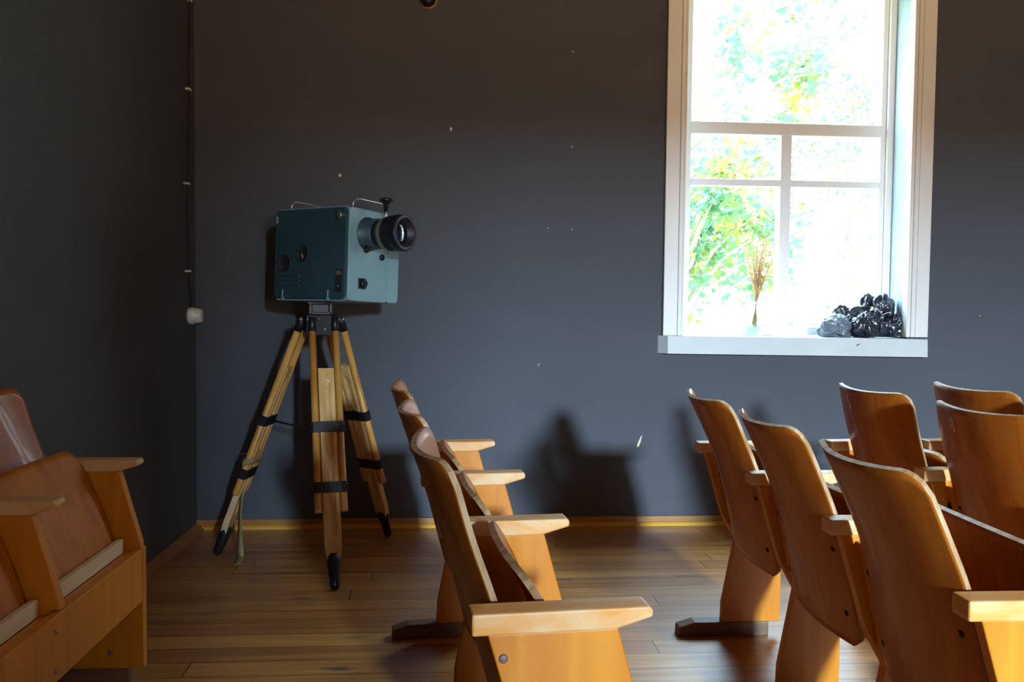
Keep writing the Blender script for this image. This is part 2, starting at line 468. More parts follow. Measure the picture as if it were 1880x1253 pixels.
# ------------------------------------------------------------------ the window
win = thing('window_1', kind='structure', loc=(0, 0, 0)); win['label'] = 'white framed window with bars, a deep reveal and a thick sill'
c = MB()
cf = D - 0.03
for (x0, x1) in ((1.158, WX0), (WX1, 2.618)):
    c.box((x0, cf, WZ0), (x1, D + 0.004, WZ1 + 0.11))
c.box((WX0, cf, WZ1), (WX1, D + 0.004, WZ1 + 0.11))
c.box((1.232, cf - 0.010, WZ0), (1.246, cf, WZ1 + 0.02)); c.box((WX0 - 0.008, cf - 0.004, WZ0), (WX0 + 0.004, D + 0.02, WZ1))
c.box((WX1 + 0.018, cf - 0.010, WZ0), (WX1 + 0.030, cf, WZ1 + 0.02)); c.box((WX1 + 0.045, cf - 0.006, WZ0), (WX1 + 0.052, cf, WZ1)); c.box((WX1 - 0.004, cf - 0.004, WZ0), (WX1 + 0.008, D + 0.02, WZ1))
c.build('window_casing', 'white', win, bevel=0.003)
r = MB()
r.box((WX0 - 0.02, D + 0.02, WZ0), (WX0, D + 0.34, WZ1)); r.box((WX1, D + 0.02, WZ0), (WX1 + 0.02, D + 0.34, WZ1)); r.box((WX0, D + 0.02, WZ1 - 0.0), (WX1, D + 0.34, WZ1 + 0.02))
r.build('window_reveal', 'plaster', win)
sl = MB()
zt = 1.02
sl.add([(1.138, D, zt), (1.176, D - 0.06, zt), (2.601, D - 0.06, zt - 0.010), (2.634, D, zt - 0.010), (1.138, D, 0.926), (1.178, D - 0.06, 0.926), (2.604, D - 0.06, 0.914), (2.630, D, 0.914)],
       [(0, 1, 2, 3), (7, 6, 5, 4), (0, 4, 5, 1), (1, 5, 6, 2), (2, 6, 7, 3), (3, 7, 4, 0)])
sl.add([(WX0, D - 0.01, zt), (WX1, D - 0.01, zt - 0.008), (WX1, D + 0.34, zt - 0.008), (WX0, D + 0.34, zt), (WX0, D - 0.01, zt - .08), (WX1, D - 0.01, zt - .08), (WX1, D + 0.34, zt - .08), (WX0, D + 0.34, zt - .08)],
       [(0, 1, 2, 3), (7, 6, 5, 4), (0, 4, 5, 1), (1, 5, 6, 2), (2, 6, 7, 3), (3, 7, 4, 0)])
# a pencil-like scratch on the sill's face
sp_pts = [(2.08 + 0.15 * t, D - 0.0605, 0.972 - 0.035 * math.sin(math.pi * t) + 0.012 * t) for t in [i / 12 for i in range(13)]]
sl.tube(sp_pts, 0.0008, 5, 1)
sl.tube([(2.205, D - 0.0606, 0.975), (2.228, D - 0.0606, 0.986)], [0.003, 0.001], 6, 2)
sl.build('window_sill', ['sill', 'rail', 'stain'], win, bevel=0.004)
fr = MB()
ys, yb = D + 0.19, D + 0.26          # sash
SX0, SX1 = 1.352, 2.432
fr.box((WX0, ys + 0.03, WZ0), (1.285, yb + 0.05, WZ1)); fr.box((2.462, ys - 0.02, WZ0), (WX1, yb + 0.05, WZ1))      # outer frame
fr.box((WX0, ys + 0.03, WZ1 - 0.04), (WX1, yb + 0.05, WZ1))
fr.box((1.285, ys, WZ0), (SX0, yb, WZ1 - 0.04)); fr.box((SX1, ys, WZ0), (2.462, yb, WZ1 - 0.04))                     # stiles
fr.box((SX0, ys, WZ0), (SX1, yb, 1.066)); fr.box((SX0, ys, WZ1 - 0.10), (SX1, yb, WZ1 - 0.04))
fr.box((SX0, ys - 0.006, 2.128), (SX1, yb, 2.196))       # transom
fr.box((SX0, ys, 1.845), (SX1, yb - 0.02, 1.884))        # thin bar
fr.box((1.860, ys - 0.002, 1.066), (1.922, yb, 2.128))    # mullion
fr.build('window_sash', 'sash', win, bevel=0.004)
for (a, b) in (((SX0, 2.196), (SX1, WZ1 - 0.10)), ((SX0, 1.884), (1.86, 2.128)), ((1.922, 1.884), (SX1, 2.128)), ((SX0, 1.066), (1.86, 1.845)), ((1.922, 1.066), (SX1, 1.845))):
    MB().box((a[0] - 0.004, D + 0.228, a[1] - 0.004), (b[0] + 0.004, D + 0.232, b[1] + 0.004)).build('window_pane', 'glass', win)

# window behind the camera: plain frame
w2 = thing('window_2', kind='structure')
f2 = MB()
f2.box((FX0, FY - 0.2, FZ0), (FX0 + 0.05, FY - 0.14, FZ1)); f2.box((FX1 - 0.05, FY - 0.2, FZ0), (FX1, FY - 0.14, FZ1))
f2.box((FX0, FY - 0.2, FZ0), (FX1, FY - 0.14, FZ0 + 0.05)); f2.box((FX0, FY - 0.2, FZ1 - 0.05), (FX1, FY - 0.14, FZ1))
f2.build('window_sash', 'white', w2)


# ------------------------------------------------------------------ seats
def interp(tab, z):
    for (z0, u0), (z1, u1) in zip(tab, tab[1:]):
        if z <= z1:
            t = (z - z0) / (z1 - z0); return u0 + (u1 - u0) * t
    (z0, u0), (z1, u1) = tab[-2:]
    return u1 + (z - z1) * (u1 - u0) / (z1 - z0)


def smooth_interp(tab, z):
    return (interp(tab, z - 0.03) + interp(tab, z) * 2 + interp(tab, z + 0.03)) / 4


def curved_plate(P, nu, nv, th, axis_fn):
    """P(s,t)->centre point, both sides offset by th/2 along axis_fn; front/back mat 0, rim mat 1"""
    mb = MB()
    A = [[Vector(P(i / nu, j / nv)) for j in range(nv + 1)] for i in range(nu + 1)]
    N = [[None] * (nv + 1) for _ in range(nu + 1)]
    for i in range(nu + 1):
        for j in range(nv + 1):
            du = A[min(i + 1, nu)][j] - A[max(i - 1, 0)][j]
            dv = A[i][min(j + 1, nv)] - A[i][max(j - 1, 0)]
            nn = du.cross(dv)
            nn = nn.normalized() if nn.length > 1e-9 else Vector((1, 0, 0))
            if nn.x < 0: nn = -nn
            N[i][j] = nn
    v = [A[i][j] + N[i][j] * th / 2 for i in range(nu + 1) for j in range(nv + 1)]
    k = len(v)
    v += [A[i][j] - N[i][j] * th / 2 for i in range(nu + 1) for j in range(nv + 1)]
    idx = lambda i, j: i * (nv + 1) + j
    f = []; f2 = []
    for i in range(nu):
        for j in range(nv):
            f.append((idx(i, j), idx(i + 1, j), idx(i + 1, j + 1), idx(i, j + 1)))
            f.append((k + idx(i, j + 1), k + idx(i + 1, j + 1), k + idx(i + 1, j), k + idx(i, j)))
    rim = [(i, 0) for i in range(nu)] + [(nu, j) for j in range(nv)] + [(i, nv) for i in range(nu, 0, -1)] + [(0, j) for j in range(nv, 0, -1)]
    for a, b in zip(rim, rim[1:] + rim[:1]):
        f2.append((idx(*a), idx(*b), k + idx(*b), k + idx(*a)))
    mb.add(v, f, 0, True)
    k0 = len(mb.v) - len(v)
    for q in f2:
        mb.f.append([k0 + i for i in q]); mb.m.append(1); mb.sm.append(False)
    return mb


def rounded(sv, half, R, top):
    """top height at signed offset sv with corner radius R"""
    d = abs(sv) - (half - R)
    return top if d <= 0 else top - R + math.sqrt(max(R * R - d * d, 0))


DIG = {'5': [(.5, 1), (-.45, 1), (-.5, .15), (0, .3), (.5, .05), (.5, -.6), (0, -1), (-.5, -.8)],
       '8': [(0, .05), (-.42, .35), (-.4, .8), (0, 1), (.4, .8), (.42, .35), (0, .05), (-.5, -.3), (-.48, -.8), (0, -1), (.48, -.8), (.5, -.3), (0, .05)]}


def seat_row(name, label, origin, theta, vs, top=0.905, topu=-0.045, shift=0.0, numbers=None, topb=0.054, flags='', seat_open=None, group='rows of folding wooden seats', skids=True):
    root = thing(name, label, 'seat row', (origin[0], origin[1], 0), math.radians(theta), group)
    tab = [(0.36, 0.128 + shift), (0.575, 0.080 + shift), (0.69, 0.050 + shift), (0.80, 0.003 + shift + (topu + 0.045) * 0.4), (top, topu + shift)]
    aw, pt = 0.056, 0.030
    bulge = lambda z: 0.026 + (topb - 0.026) * max(0, (z - 0.36) / 0.54)
    for i, v0 in enumerate(vs):
        a = MB()
        a.prism([(0, 0.664), (0.236, 0.664), (0.300, 0.682), (0.301, 0.693), (0.296, 0.700), (0, 0.700)], 'y', v0, v0 + aw)
        a.build('armrest', 'arm', root, bevel=0.004)
        p0, p1 = v0 + 0.006, v0 + 0.006 + pt
        p = MB()
        fu = 0.312 if i in (0, len(vs) - 1) else 0.284
        p.prism([(0.026, 0.6645), (0.092, 0.44), (0.142, 0.35), (0.100, 0.12), (0.098, 0.050), (fu, 0.050), (fu, 0.427), (0.306, 0.4275), (0.306, 0.44), (0.243, 0.6645)], 'y', p0, p1)
        po = p.build('side_panel', 'panel', root, bevel=0.003)
        for (bu, bz) in (((0.052, 0.625),) if 'b' in flags and i == 0 else ((0.21, 0.10),) if 'f' in flags and i == 2 else ()):
            b = MB(); b.lathe([(0, 0.0), (0, 0.0075), (0.0025, 0.0075), (0.004, 0.005), (0.0045, 0.0)], (bu, p0, bz), (0, -1, 0), 16)
            tag(b.build('bolt', 'boltcap', po), 'round brownish grey bolt cap')
        s = MB()
        s.prism([(-0.060, 0.0), (0.27, 0.0), (0.27, 0.052), (0.0, 0.052), (-0.058, 0.034)], 'y', p0 - 0.004, p1 + 0.022)
        s.build('foot_rail', 'skid', root, bevel=0.004)
    L = vs[-1] + aw
    # beam along the row
    bm_ = MB(); bm_.box((0.287, 0.0385, 0.262), (0.310, vs[-1] + 0.0035, 0.425))
    bo = bm_.build('front_beam', 'panel', root, bevel=0.003)
    for v0 in vs[1:-1]:
        for z in (0.388, 0.290):
            b = MB(); b.lathe([(0, 0.0), (0, 0.006), (0.003, 0.006), (0.005, 0.0)], (0.310, v0 - 0.03, z), (1, 0, 0), 12)
            b.build('bolt', 'bolt', bo)
    for i in range(len(vs) - 1):
        va, vb = vs[i] + 0.036 + 0.0035, vs[i + 1] + 0.006 - 0.0035
        vm, half = (va + vb) / 2, (vb - va) / 2
        lg = MB(); lg.box((0.262, va, 0.395), (0.2865, vb, 0.418)); lg.build('beam_ledge', 'panel', root, bevel=0.002)
        # backrest
        hb = half - 0.042

        def PB(s_, t_, hb=hb, vm=vm):
            sv = (2 * s_ - 1)
            sv = math.copysign(1 - (1 - abs(sv)) ** 1.25, sv) * hb
            zt_ = rounded(sv, hb, 0.045, top); zb_ = 0.36 + (0.0 if abs(sv) < hb - .03 else (abs(sv) - hb + .03) * 0.8)
            zt_ -= 0.012 * (1 - (sv / hb) ** 2)
            z = zb_ + (zt_ - zb_) * t_
            return (smooth_interp(tab, z) - bulge(z) * (1 - abs(sv / hb) ** 2.0), vm + sv, z)
        mb = curved_plate(PB, 28, 26, 0.011, None)
        bo = mb.build('backrest', ['back', 'edge'], root)
        for sgn in (-1, 1):
            for z in (0.60, 0.44):
                sv = sgn * (hb - 0.035)
                u = smooth_interp(tab, z) - bulge(z) * (1 - abs(sv / hb) ** 2.0) - 0.0055
                b = MB(); b.lathe([(-0.001, 0.0), (-0.001, 0.0075), (0.002, 0.0075), (0.0035, 0.004), (0.004, 0)], (u, vm + sv, z), (-1, 0, -0.2), 12)
                b.build('bolt', 'iron', bo)
        # fixing battens that join the backrest to the panels
        for sgn, vv in ((-1, va), (1, vb)):
            k = MB()
            a0, a1 = (vv, vv + 0.050) if sgn < 0 else (vv - 0.050, vv)
            zz = [0.40 + 0.25 * t / 8 for t in range(9)]
            pts = [(smooth_interp(tab, z) + 0.002 , z) for z in zz] + [(smooth_interp(tab, z) + 0.022, z) for z in reversed(zz)]
            k.prism(pts, 'y', a0, a1)
            k.build('back_batten', 'panel', root)
        if numbers and numbers[i]:
            nb = MB(); pts = []
            path = DIG[numbers[i]]
            for (ax, az), (bx, bz) in zip(path, path[1:]):
                for q_ in range(4):
                    t = q_ / 4
                    pts.append((ax + (bx - ax) * t, az + (bz - az) * t))
            pts.append(path[-1])
            out = []
            for (px, pz) in pts:
                sv = 0.085 - px * 0.014
                z = top - 0.062 + pz * 0.021
                u = smooth_interp(tab, z) - bulge(z) * (1 - abs(sv / hb) ** 2.0) - 0.0056
                out.append((u, vm + sv, z))
            nb.tube(out, 0.0022, 6)
            tag(nb.build('seat_number', 'scratch', bo), 'pale worn number ' + numbers[i] + ' on the back')
        # folded plywood seat: hinge at the bottom, front edge up
        op = (seat_open[i] if seat_open else 0.0)
        hs = half - 0.012

        def PS(s_, t_, hs=hs, vm=vm, op=op):
            sv = (2 * s_ - 1)
            sv = math.copysign(1 - (1 - abs(sv)) ** 1.25, sv) * hs
            ln = 0.325 if 'L' in flags else 0.335
            le = rounded(sv, hs, 0.105 if 'L' in flags else 0.055, ln)
            q_ = le * t_
            u = 0.236 - q_ * 0.385 + 0.012 * math.sin(q_ / ln * math.pi) - 0.018 * (1 - (sv / hs) ** 2) * (q_ / ln)
            z = 0.425 + q_ * 0.923
            du, dz = u - 0.236, z - 0.425
            c_, s2 = math.cos(op), math.sin(op)
            return (0.236 + du * c_ + dz * s2, vm + sv, 0.425 - du * s2 + dz * c_)
        so = curved_plate(PS, 26, 16, 0.013, None).build('folding_seat', ['seat', 'edge'], root)
        rl = MB(); rl.box((0.2435, vm - hs + 0.002, 0.4185), (0.2615, vm + hs - 0.002, 0.462))
        tag(rl.build('hinge_rail', 'rail', root, bevel=0.002), 'pale unvarnished batten')
        for vv, sg in ((va, 1), (vb, -1)) if 'k' in flags else ():
            br = MB()
            a0, a1 = sorted((vv + sg * -0.0035, vv + sg * 0.004))
            br.prism([(0.075, 0.56), (0.085, 0.60), (0.105, 0.615), (0.125, 0.59), (0.135, 0.53), (0.115, 0.535)], 'y', a0, a1)
            br.build('seat_bracket', 'iron', root)
    return root


seat_row('cinema_seat_row', 'orange varnished wooden seat row seen edge-on beside the aisle, right of the tripod', (0.047, 1.394), 5.4, [0, 0.592, 1.146, 1.727], top=0.932, topu=-0.028, topb=0.048, flags='bL')
seat_row('cinema_seat_row', 'wooden seat row right of the aisle, three brown curved backs and a white-scuffed near armrest', (0.886, 1.420), -0.6, [0, 0.555, 1.11, 1.67], top=0.905, topu=-0.045, topb=0.056, seat_open=[0.28, 0.0, 0.0])
seat_row('cinema_seat_row', 'wooden seat row under the window with pale numbers 5 and 8 on its backs', (1.492, 2.02), 4.7, [0, 0.55, 1.10], top=0.925, topu=-0.010, shift=0.012, numbers=['8', '5'], flags='k')
seat_row('cinema_seat_row', 'farthest right wooden seat row, only a back top showing behind the back numbered 8', (1.885, 2.03), 5.8, [0, 0.55, 1.10], top=0.93, topu=-0.02)
seat_row('cinema_seat_row', 'wooden seat row by the dark left wall with folded seats facing the aisle', (-1.250, 1.68), -1.0, [0, 0.555, 1.11], top=0.93, topu=-0.03, topb=0.050, flags='f')


# ------------------------------------------------------------------ tripod
HC = Vector((-0.556, 4.11, 0))
tri = thing('wooden_tripod', 'tall wooden surveying tripod with black metal fittings standing in the corner under the blue projector', 'tripod', (HC.x, HC.y, 0))
hd = MB()
hd.lathe([(1.055, 0.0), (1.055, 0.070), (1.068, 0.078), (1.120, 0.078), (1.128, 0.070), (1.128, 0.0)], (0, 0, 0), (0, 0, 1), 36)
hd.box((-0.055, -0.088, 1.035), (0.055, -0.074, 1.125))
head = hd.build('tripod_head', 'black', tri, bevel=0.002)
for (x, z) in ((-0.026, 1.062), (0.026, 1.062), (0.0, 1.108)):
    b = MB(); b.lathe([(0, 0), (0, 0.009 if z < 1.1 else 0.006), (0.003, 0.009 if z < 1.1 else 0.006), (0.005, 0)], (x, -0.088, z), (0, -1, 0), 16)
    b.build('screw', 'bolt', head)
st = MB()      # fork bracket that carries the projector
st.box((-0.050, -0.030, 1.128), (-0.040, 0.030, 1.176)); st.box((0.040, -0.030, 1.128), (0.050, 0.030, 1.176)); st.box((-0.050, -0.030, 1.128), (0.050, 0.030, 1.136))
st.box((-0.045, 0.010, 1.136), (0.045, 0.018, 1.172))
st.box((-0.055, -0.035, 1.1745), (0.055, 0.035, 1.1835))
st.build('mounting_bracket', 'gunmetal', tri, bevel=0.0015)

FEET = [(-1.050, 4.197), (-0.440, 3.663), (-0.272, 4.503)]
for i, (fx, fyy) in enumerate(FEET):
    foot = Vector((fx, fyy, 0)) - Vector((HC.x, HC.y, 0))
    rad = Vector((foot.x, foot.y, 0)).normalized()
    hinge = rad * 0.075 + Vector((0, 0, 1.10))
    ax = (hinge - foot); Ln = ax.length; ax.normalize()
    side = ax.cross(rad).normalized()      # horizontal, across the leg
    if side.x < 0: side = -side
    out = side.cross(ax).normalized()
    if out.dot(rad) < 0: out = -out
    out = out
    Mx = Matrix((side, -out, ax)).transposed().to_4x4()       # local x across, -y outward (towards the viewer of the leg's face), z up the leg
    Mx.translation = foot
    lg = MB()
    zb, ztp = 0.30 / 1.10 * Ln, 1.055 / 1.10 * Ln
    for sx in (-1, 1):
        lg.tube([(sx * 0.053, 0, zb), (sx * 0.053, 0, zb + 0.01), (sx * 0.051, 0, ztp)], [0.0155, 0.0165, 0.0155], 16)
    leg = lg.build('leg', 'legwood', tri, mtx=Mx)
    fe = MB()
    for sx in (-1, 1):
        fe.tube([(sx * 0.051, 0, ztp - 0.004), (sx * 0.050, 0, ztp + 0.045), (sx * 0.048, 0, Ln + 0.012)], [0.0185, 0.0175, 0.015], 14)
    fe.tube([(-0.066, 0, Ln + 0.006), (0.066, 0, Ln + 0.006)], 0.010, 12)
    tag(fe.build('hinge_ferrule', 'black', leg, mtx=Mx), 'black metal hinge fitting')
    for sx in (-1, 1):
        nu = MB()
        nu.lathe([(0, 0), (0, 0.009), (0.006, 0.009), (0.008, 0.0)], (sx * 0.066, 0, Ln + 0.006), (sx, 0, 0), 12)
        nu.build('wing_nut', 'bolt', leg, mtx=Mx)
    # sliding plank with a rounded groove on both faces
    pk = MB()
    z0, z1 = 0.125, 0.80 * Ln + 0.01
    zt_ = 0.17

    def halfw(z):
        if z < zt_: return 0.026 + (0.0345 - 0.026) * (z - z0) / (zt_ - z0)
        return 0.0345

    def groove(x, z):
        c_ = 0
        for (ga, gb) in ((0.235, 0.50), (0.56, z1 - 0.075)):
            zz = min(max(z, ga), gb)
            d = math.hypot(x, z - zz)
            c_ = max(c_, math.sqrt(max(0, 1 - (d / 0.0165) ** 2)))
        return c_ * 0.007
    th = 0.014
    nx, nz_ = 20, 110
    for sg in (-1, 1):
        pk.grid(lambda s_, t_, sg=sg: ((2 * s_ - 1) * halfw(z0 + (z1 - z0) * t_), sg * (th - groove((2 * s_ - 1) * halfw(z0 + (z1 - z0) * t_), z0 + (z1 - z0) * t_)), z0 + (z1 - z0) * t_), nx, nz_, 0, True)
    for sg in (-1, 1):
        pk.grid(lambda s_, t_, sg=sg: (sg * halfw(z0 + (z1 - z0) * t_), th * (2 * s_ - 1), z0 + (z1 - z0) * t_), 1, nz_, 1 if i == 0 else 0, False)
    for zz in (z0, z1):
        hw = halfw(zz); pk.add([(-hw, -th, zz), (hw, -th, zz), (hw, th, zz), (-hw, th, zz)], [(0, 1, 2, 3)])
    plank = pk.build('sliding_plank', ['plank', 'rail'], leg, mtx=Mx)
    for k_, zc in enumerate((0.585 * Ln, 0.362 * Ln)):
        bd = MB()
        hwid = 0.0725
        pts = []
        for q_ in range(24):
            an = 2 * math.pi * q_ / 24
            pts.append((math.copysign(min(abs(math.cos(an)) * 1.25, 1), math.cos(an)) * hwid, math.copysign(min(abs(math.sin(an)) * 1.25, 1), math.sin(an)) * 0.0195))
        bd.prism(pts, 'z', zc - 0.0235, zc + 0.0235)
        bdo = bd.build('clamp_band', 'black', leg, bevel=0.002, mtx=Mx)
        nb = MB()
        for sx in (-0.062, 0.062):
            for dz in (-0.014, 0.014):
                nb.lathe([(0, 0), (0, 0.003), (0.002, 0.002), (0.0025, 0)], (sx, -0.0195, zc + dz), (0, -1, 0), 8)
        nb.build('rivet', 'bolt', bdo, mtx=Mx)
    ft = MB()
    ft.lathe([(0.150, 0.0), (0.150, 0.020), (0.135, 0.029), (0.10, 0.027), (0.045, 0.021), (0.022, 0.022), (0.006, 0.014), (0.002, 0.0)], (0, 0, 0), (0, 0, 1), 20)
    tag(ft.build('metal_foot', 'black', leg, mtx=Mx), 'black metal spiked foot')
    if i == 0:
        LEGM = Mx.copy(); LEGL = Ln
    if i == 1:
        FRM = Mx.copy(); FRL = Ln
# thin spreader between the left and the front leg
sb = MB()
pa = LEGM @ Vector((0.045, 0, 0.575 * LEGL)); pb = FRM @ Vector((-0.060, 0.01, 0.585 * FRL))
sb.tube([pa, pa.lerp(pb, 0.5) + Vector((0, 0, -0.004)), pb], 0.005, 8)
sb.build('spreader_bar', 'black', tri)

# khaki strap buckled round the left leg
WT = Matrix.Translation((HC.x, HC.y, 0))
str_ = MB()
zc = 0.412 * LEGL
Lw = WT @ LEGM
loop = []
for q_ in range(33):
    an = 2 * math.pi * q_ / 32
    p = Vector((math.copysign(min(abs(math.cos(an)) * 1.15, 1), math.cos(an)) * 0.0745, math.copysign(min(abs(math.sin(an)) * 1.15, 1), math.sin(an)) * 0.024, zc + 0.012 * math.sin(an)))
    loop.append(p)
vv = []
for p in loop:
    vv.append(Lw @ (p + Vector((0, 0, -0.014)))); vv.append(Lw @ (p + Vector((0, 0, 0.014))))
str_.add(vv, [(2 * i, 2 * i + 2, 2 * i + 3, 2 * i + 1) for i in range(32)], 0, True)
bk = Lw @ Vector((0.0, -0.027, zc - 0.004))
ctr = [bk, bk + Vector((-0.004, -0.020, -0.05)), bk + Vector((-0.014, -0.026, -0.13)), bk + Vector((-0.026, -0.022, -0.24)), Vector((bk.x - 0.030, bk.y - 0.016, 0.10)), Vector((bk.x - 0.022, bk.y - 0.03, 0.008)), Vector((bk.x - 0.020, bk.y - 0.07, 0.006)), Vector((bk.x - 0.014, bk.y - 0.14, 0.005))]
wd = [Vector((0.016, 0, 0)), Vector((0.016, -0.004, 0)), Vector((0.011, -0.012, 0)), Vector((0.008, -0.014, 0)), Vector((0.012, -0.010, 0)), Vector((0.016, -0.004, 0)), Vector((0.016, 0, 0)), Vector((0.016, 0, 0))]
res = []
for i in range(len(ctr) - 1):
    for q_ in range(6):
        t = q_ / 6
        res.append((ctr[i].lerp(ctr[i + 1], t), wd[i].lerp(wd[i + 1], t)))
res.append((ctr[-1], wd[-1]))
vv = []
for p, w in res:
    vv += [p - w, p + w]
str_.add(vv, [(2 * i, 2 * i + 2, 2 * i + 3, 2 * i + 1) for i in range(len(res) - 1)], 0, True)
so = str_.build('webbing_strap', 'khaki')
md = so.modifiers.new('thickness', 'SOLIDIFY'); md.thickness = 0.0025; md.offset = 0
tag(so, 'khaki webbing strap buckled round the left tripod leg, its loose end hanging to the floor', 'strap')
bu = MB()
bc = bk + Vector((0, -0.004, 0.004))
ring = [bc + Vector((x, -0.002, z)) for x, z in ((-0.021, -0.019), (0.021, -0.019), (0.021, 0.019), (-0.021, 0.019))]
bu.tube(ring, 0.003, 8, closed=True)
bu.tube([ring[3].lerp(ring[2], .5), ring[0].lerp(ring[1], .5) + Vector((0, -0.003, 0))], 0.002, 6)
tag(bu.build('buckle', 'chrome', so), 'small steel buckle')

# ------------------------------------------------------------------ projector
PL, PW, PH = 0.43, 0.365, 0.408
prj = thing('film_projector', 'teal metal film projector with a large black lens mounted on the wooden tripod', 'projector', (-0.497, 4.168, 1.184), math.radians(-35.5))
prj.rotation_euler = (math.radians(-2.5), 0, math.radians(-35.5))
prj.rotation_mode = 'XYZ'


def rbox(x0, x1, y0, y1, z0, z1, R, axis='x', n=6):
    """box with rounded long corners, extruded along axis"""
    def ring(a0, a1, b0, b1):
        pts = []
        for (cx, cz, s0) in ((a1 - R, b1 - R, 0), (a0 + R, b1 - R, 90), (a0 + R, b0 + R, 180), (a1 - R, b0 + R, 270)):
            for k in range(n + 1):
                an = math.radians(s0 + 90 * k / n); pts.append((cx + R * math.cos(an), cz + R * math.sin(an)))
        return pts
    mb = MB()
    if axis == 'x': mb.prism(ring(y0, y1, z0, z1), 'x', x0, x1)
    elif axis == 'y': mb.prism(ring(x0, x1, z0, z1), 'y', y0, y1)
    return mb


hx, hy = PL / 2, PW / 2
body = rbox(-hx, hx, -hy + 0.018, hy - 0.085, 0, PH, 0.018).build('projector_body', 'teal', prj, bevel=0.004)
rbox(-hx, hx, hy - 0.083, hy, 0.001, PH - 0.004, 0.020).build('rear_cover', 'teal', body, bevel=0.005)
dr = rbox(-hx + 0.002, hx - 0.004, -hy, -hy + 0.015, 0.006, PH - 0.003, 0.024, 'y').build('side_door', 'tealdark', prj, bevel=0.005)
rm = MB()
R_ = 0.024; pts = []
for (cx, cz, s0) in ((hx - R_ + 0.0, PH - R_, 0), (-hx + R_, PH - R_, 90), (-hx + R_, R_, 180), (hx - R_, R_, 270)):
    for k in range(7):
        an = math.radians(s0 + 15 * k); pts.append(Vector((cx + R_ * math.cos(an), -hy + 0.0165, cz + R_ * math.sin(an))))
rm.tube(pts, 0.0035, 8, closed=True)
tag(rm.build('door_rim', 'teal', dr), 'light teal worn rim of the side door')
# round ports on the side door
for (x, z, r_, deep) in ((-0.040, 0.206, 0.034, 1), (-0.150, 0.165, 0.036, 1)):
    p = MB(); p.lathe([(0.0, r_ + 0.004), (0.004, r_ + 0.003), (0.004, r_), (0.001, r_ - 0.002), (0.0012, 0.0)], (x, -hy, z), (0, -1, 0), 32)
    po = p.build('inspection_port', 'blackmatt', dr)
    if x > -0.1:
        k = MB(); k.tube([(x - 0.012, -hy - 0.004, z + 0.004), (x + 0.004, -hy - 0.009, z + 0.002), (x + 0.008, -hy - 0.006, z - 0.024)], 0.003, 8)
        k.build('port_lever', 'chrome', po)
vt = MB()
for k in range(3):
    z = 0.108 - k * 0.023
    vt.box((-0.195, -hy - 0.0015, z - 0.002), (-0.065, -hy + 0.001, z + 0.002))
vt.build('vent_slot', 'blackmatt', dr)
for k in range(3):
    z = 0.108 - k * 0.023
    b = MB(); b.lathe([(0, 0), (0, 0.004), (0.002, 0.0035), (0.003, 0)], (-0.056, -hy, z), (0, -1, 0), 12); b.build('screw', 'bolt', dr)
for x in (-0.155, 0.118):
    b = MB(); b.box((x - 0.003, -hy - 0.004, 0.012), (x + 0.003, -hy, 0.045)); b.box((x - 0.006, -hy - 0.005, 0.0), (x + 0.006, -hy + 0.004, 0.010)); b.build('door_hinge', 'teal', dr, bevel=0.001)
lt = MB(); lt.box((0.158, -hy - 0.002, 0.035), (0.196, -hy + 0.001, 0.135)); lto = lt.build('control_strip', 'blackmatt', dr)
b = MB(); b.box((0.163, -hy - 0.0035, 0.110), (0.190, -hy - 0.001, 0.128)); tag(b.build('brass_plate', 'brass', lto), 'small brass plate')
b = MB(); b.lathe([(0, 0), (0, 0.0045), (0.004, 0.0035), (0.0045, 0)], (0.176, -hy - 0.002, 0.062), (0, -1, 0), 12); b.build('screw', 'bolt', lto)
# latches at the top corners
b = MB(); b.lathe([(0.0, 0.011), (0.007, 0.010), (0.016, 0.016), (0.019, 0.014), (0.020, 0)], (0.182, -hy, PH - 0.040), (0, -1, 0), 20)
tag(b.build('latch_knob', 'chrome', dr), 'worn silver latch knob')
b = MB(); b.box((-0.212, -hy - 0.006, PH - 0.062), (-0.202, -hy + 0.004, PH - 0.030)); b.build('corner_latch', 'chrome', dr, bevel=0.001)
# handles on top
for (x, ya, yb) in ((-hx + 0.035, -0.125, 0.11), (hx - 0.035, -0.115, 0.115)):
    hpts = [(x, ya, PH - 0.002), (x + 0.004, ya + 0.006, PH + 0.030), (x + 0.006, ya + 0.022, PH + 0.044), (x + 0.006, ya + 0.06, PH + 0.046), (x + 0.006, yb - 0.06, PH + 0.046), (x + 0.006, yb - 0.022, PH + 0.044), (x + 0.004, yb - 0.006, PH + 0.030), (x, yb, PH - 0.002)]
    hm = MB(); hm.tube(hpts, 0.0048, 10)
    for y in (ya, yb): hm.lathe([(0, 0), (0, 0.010), (0.004, 0.008), (0.005, 0)], (x, y, PH - 0.002), (0, 0, 1), 14)
    tag(hm.build('carrying_handle', 'chrome', prj), 'bent steel carrying handle')
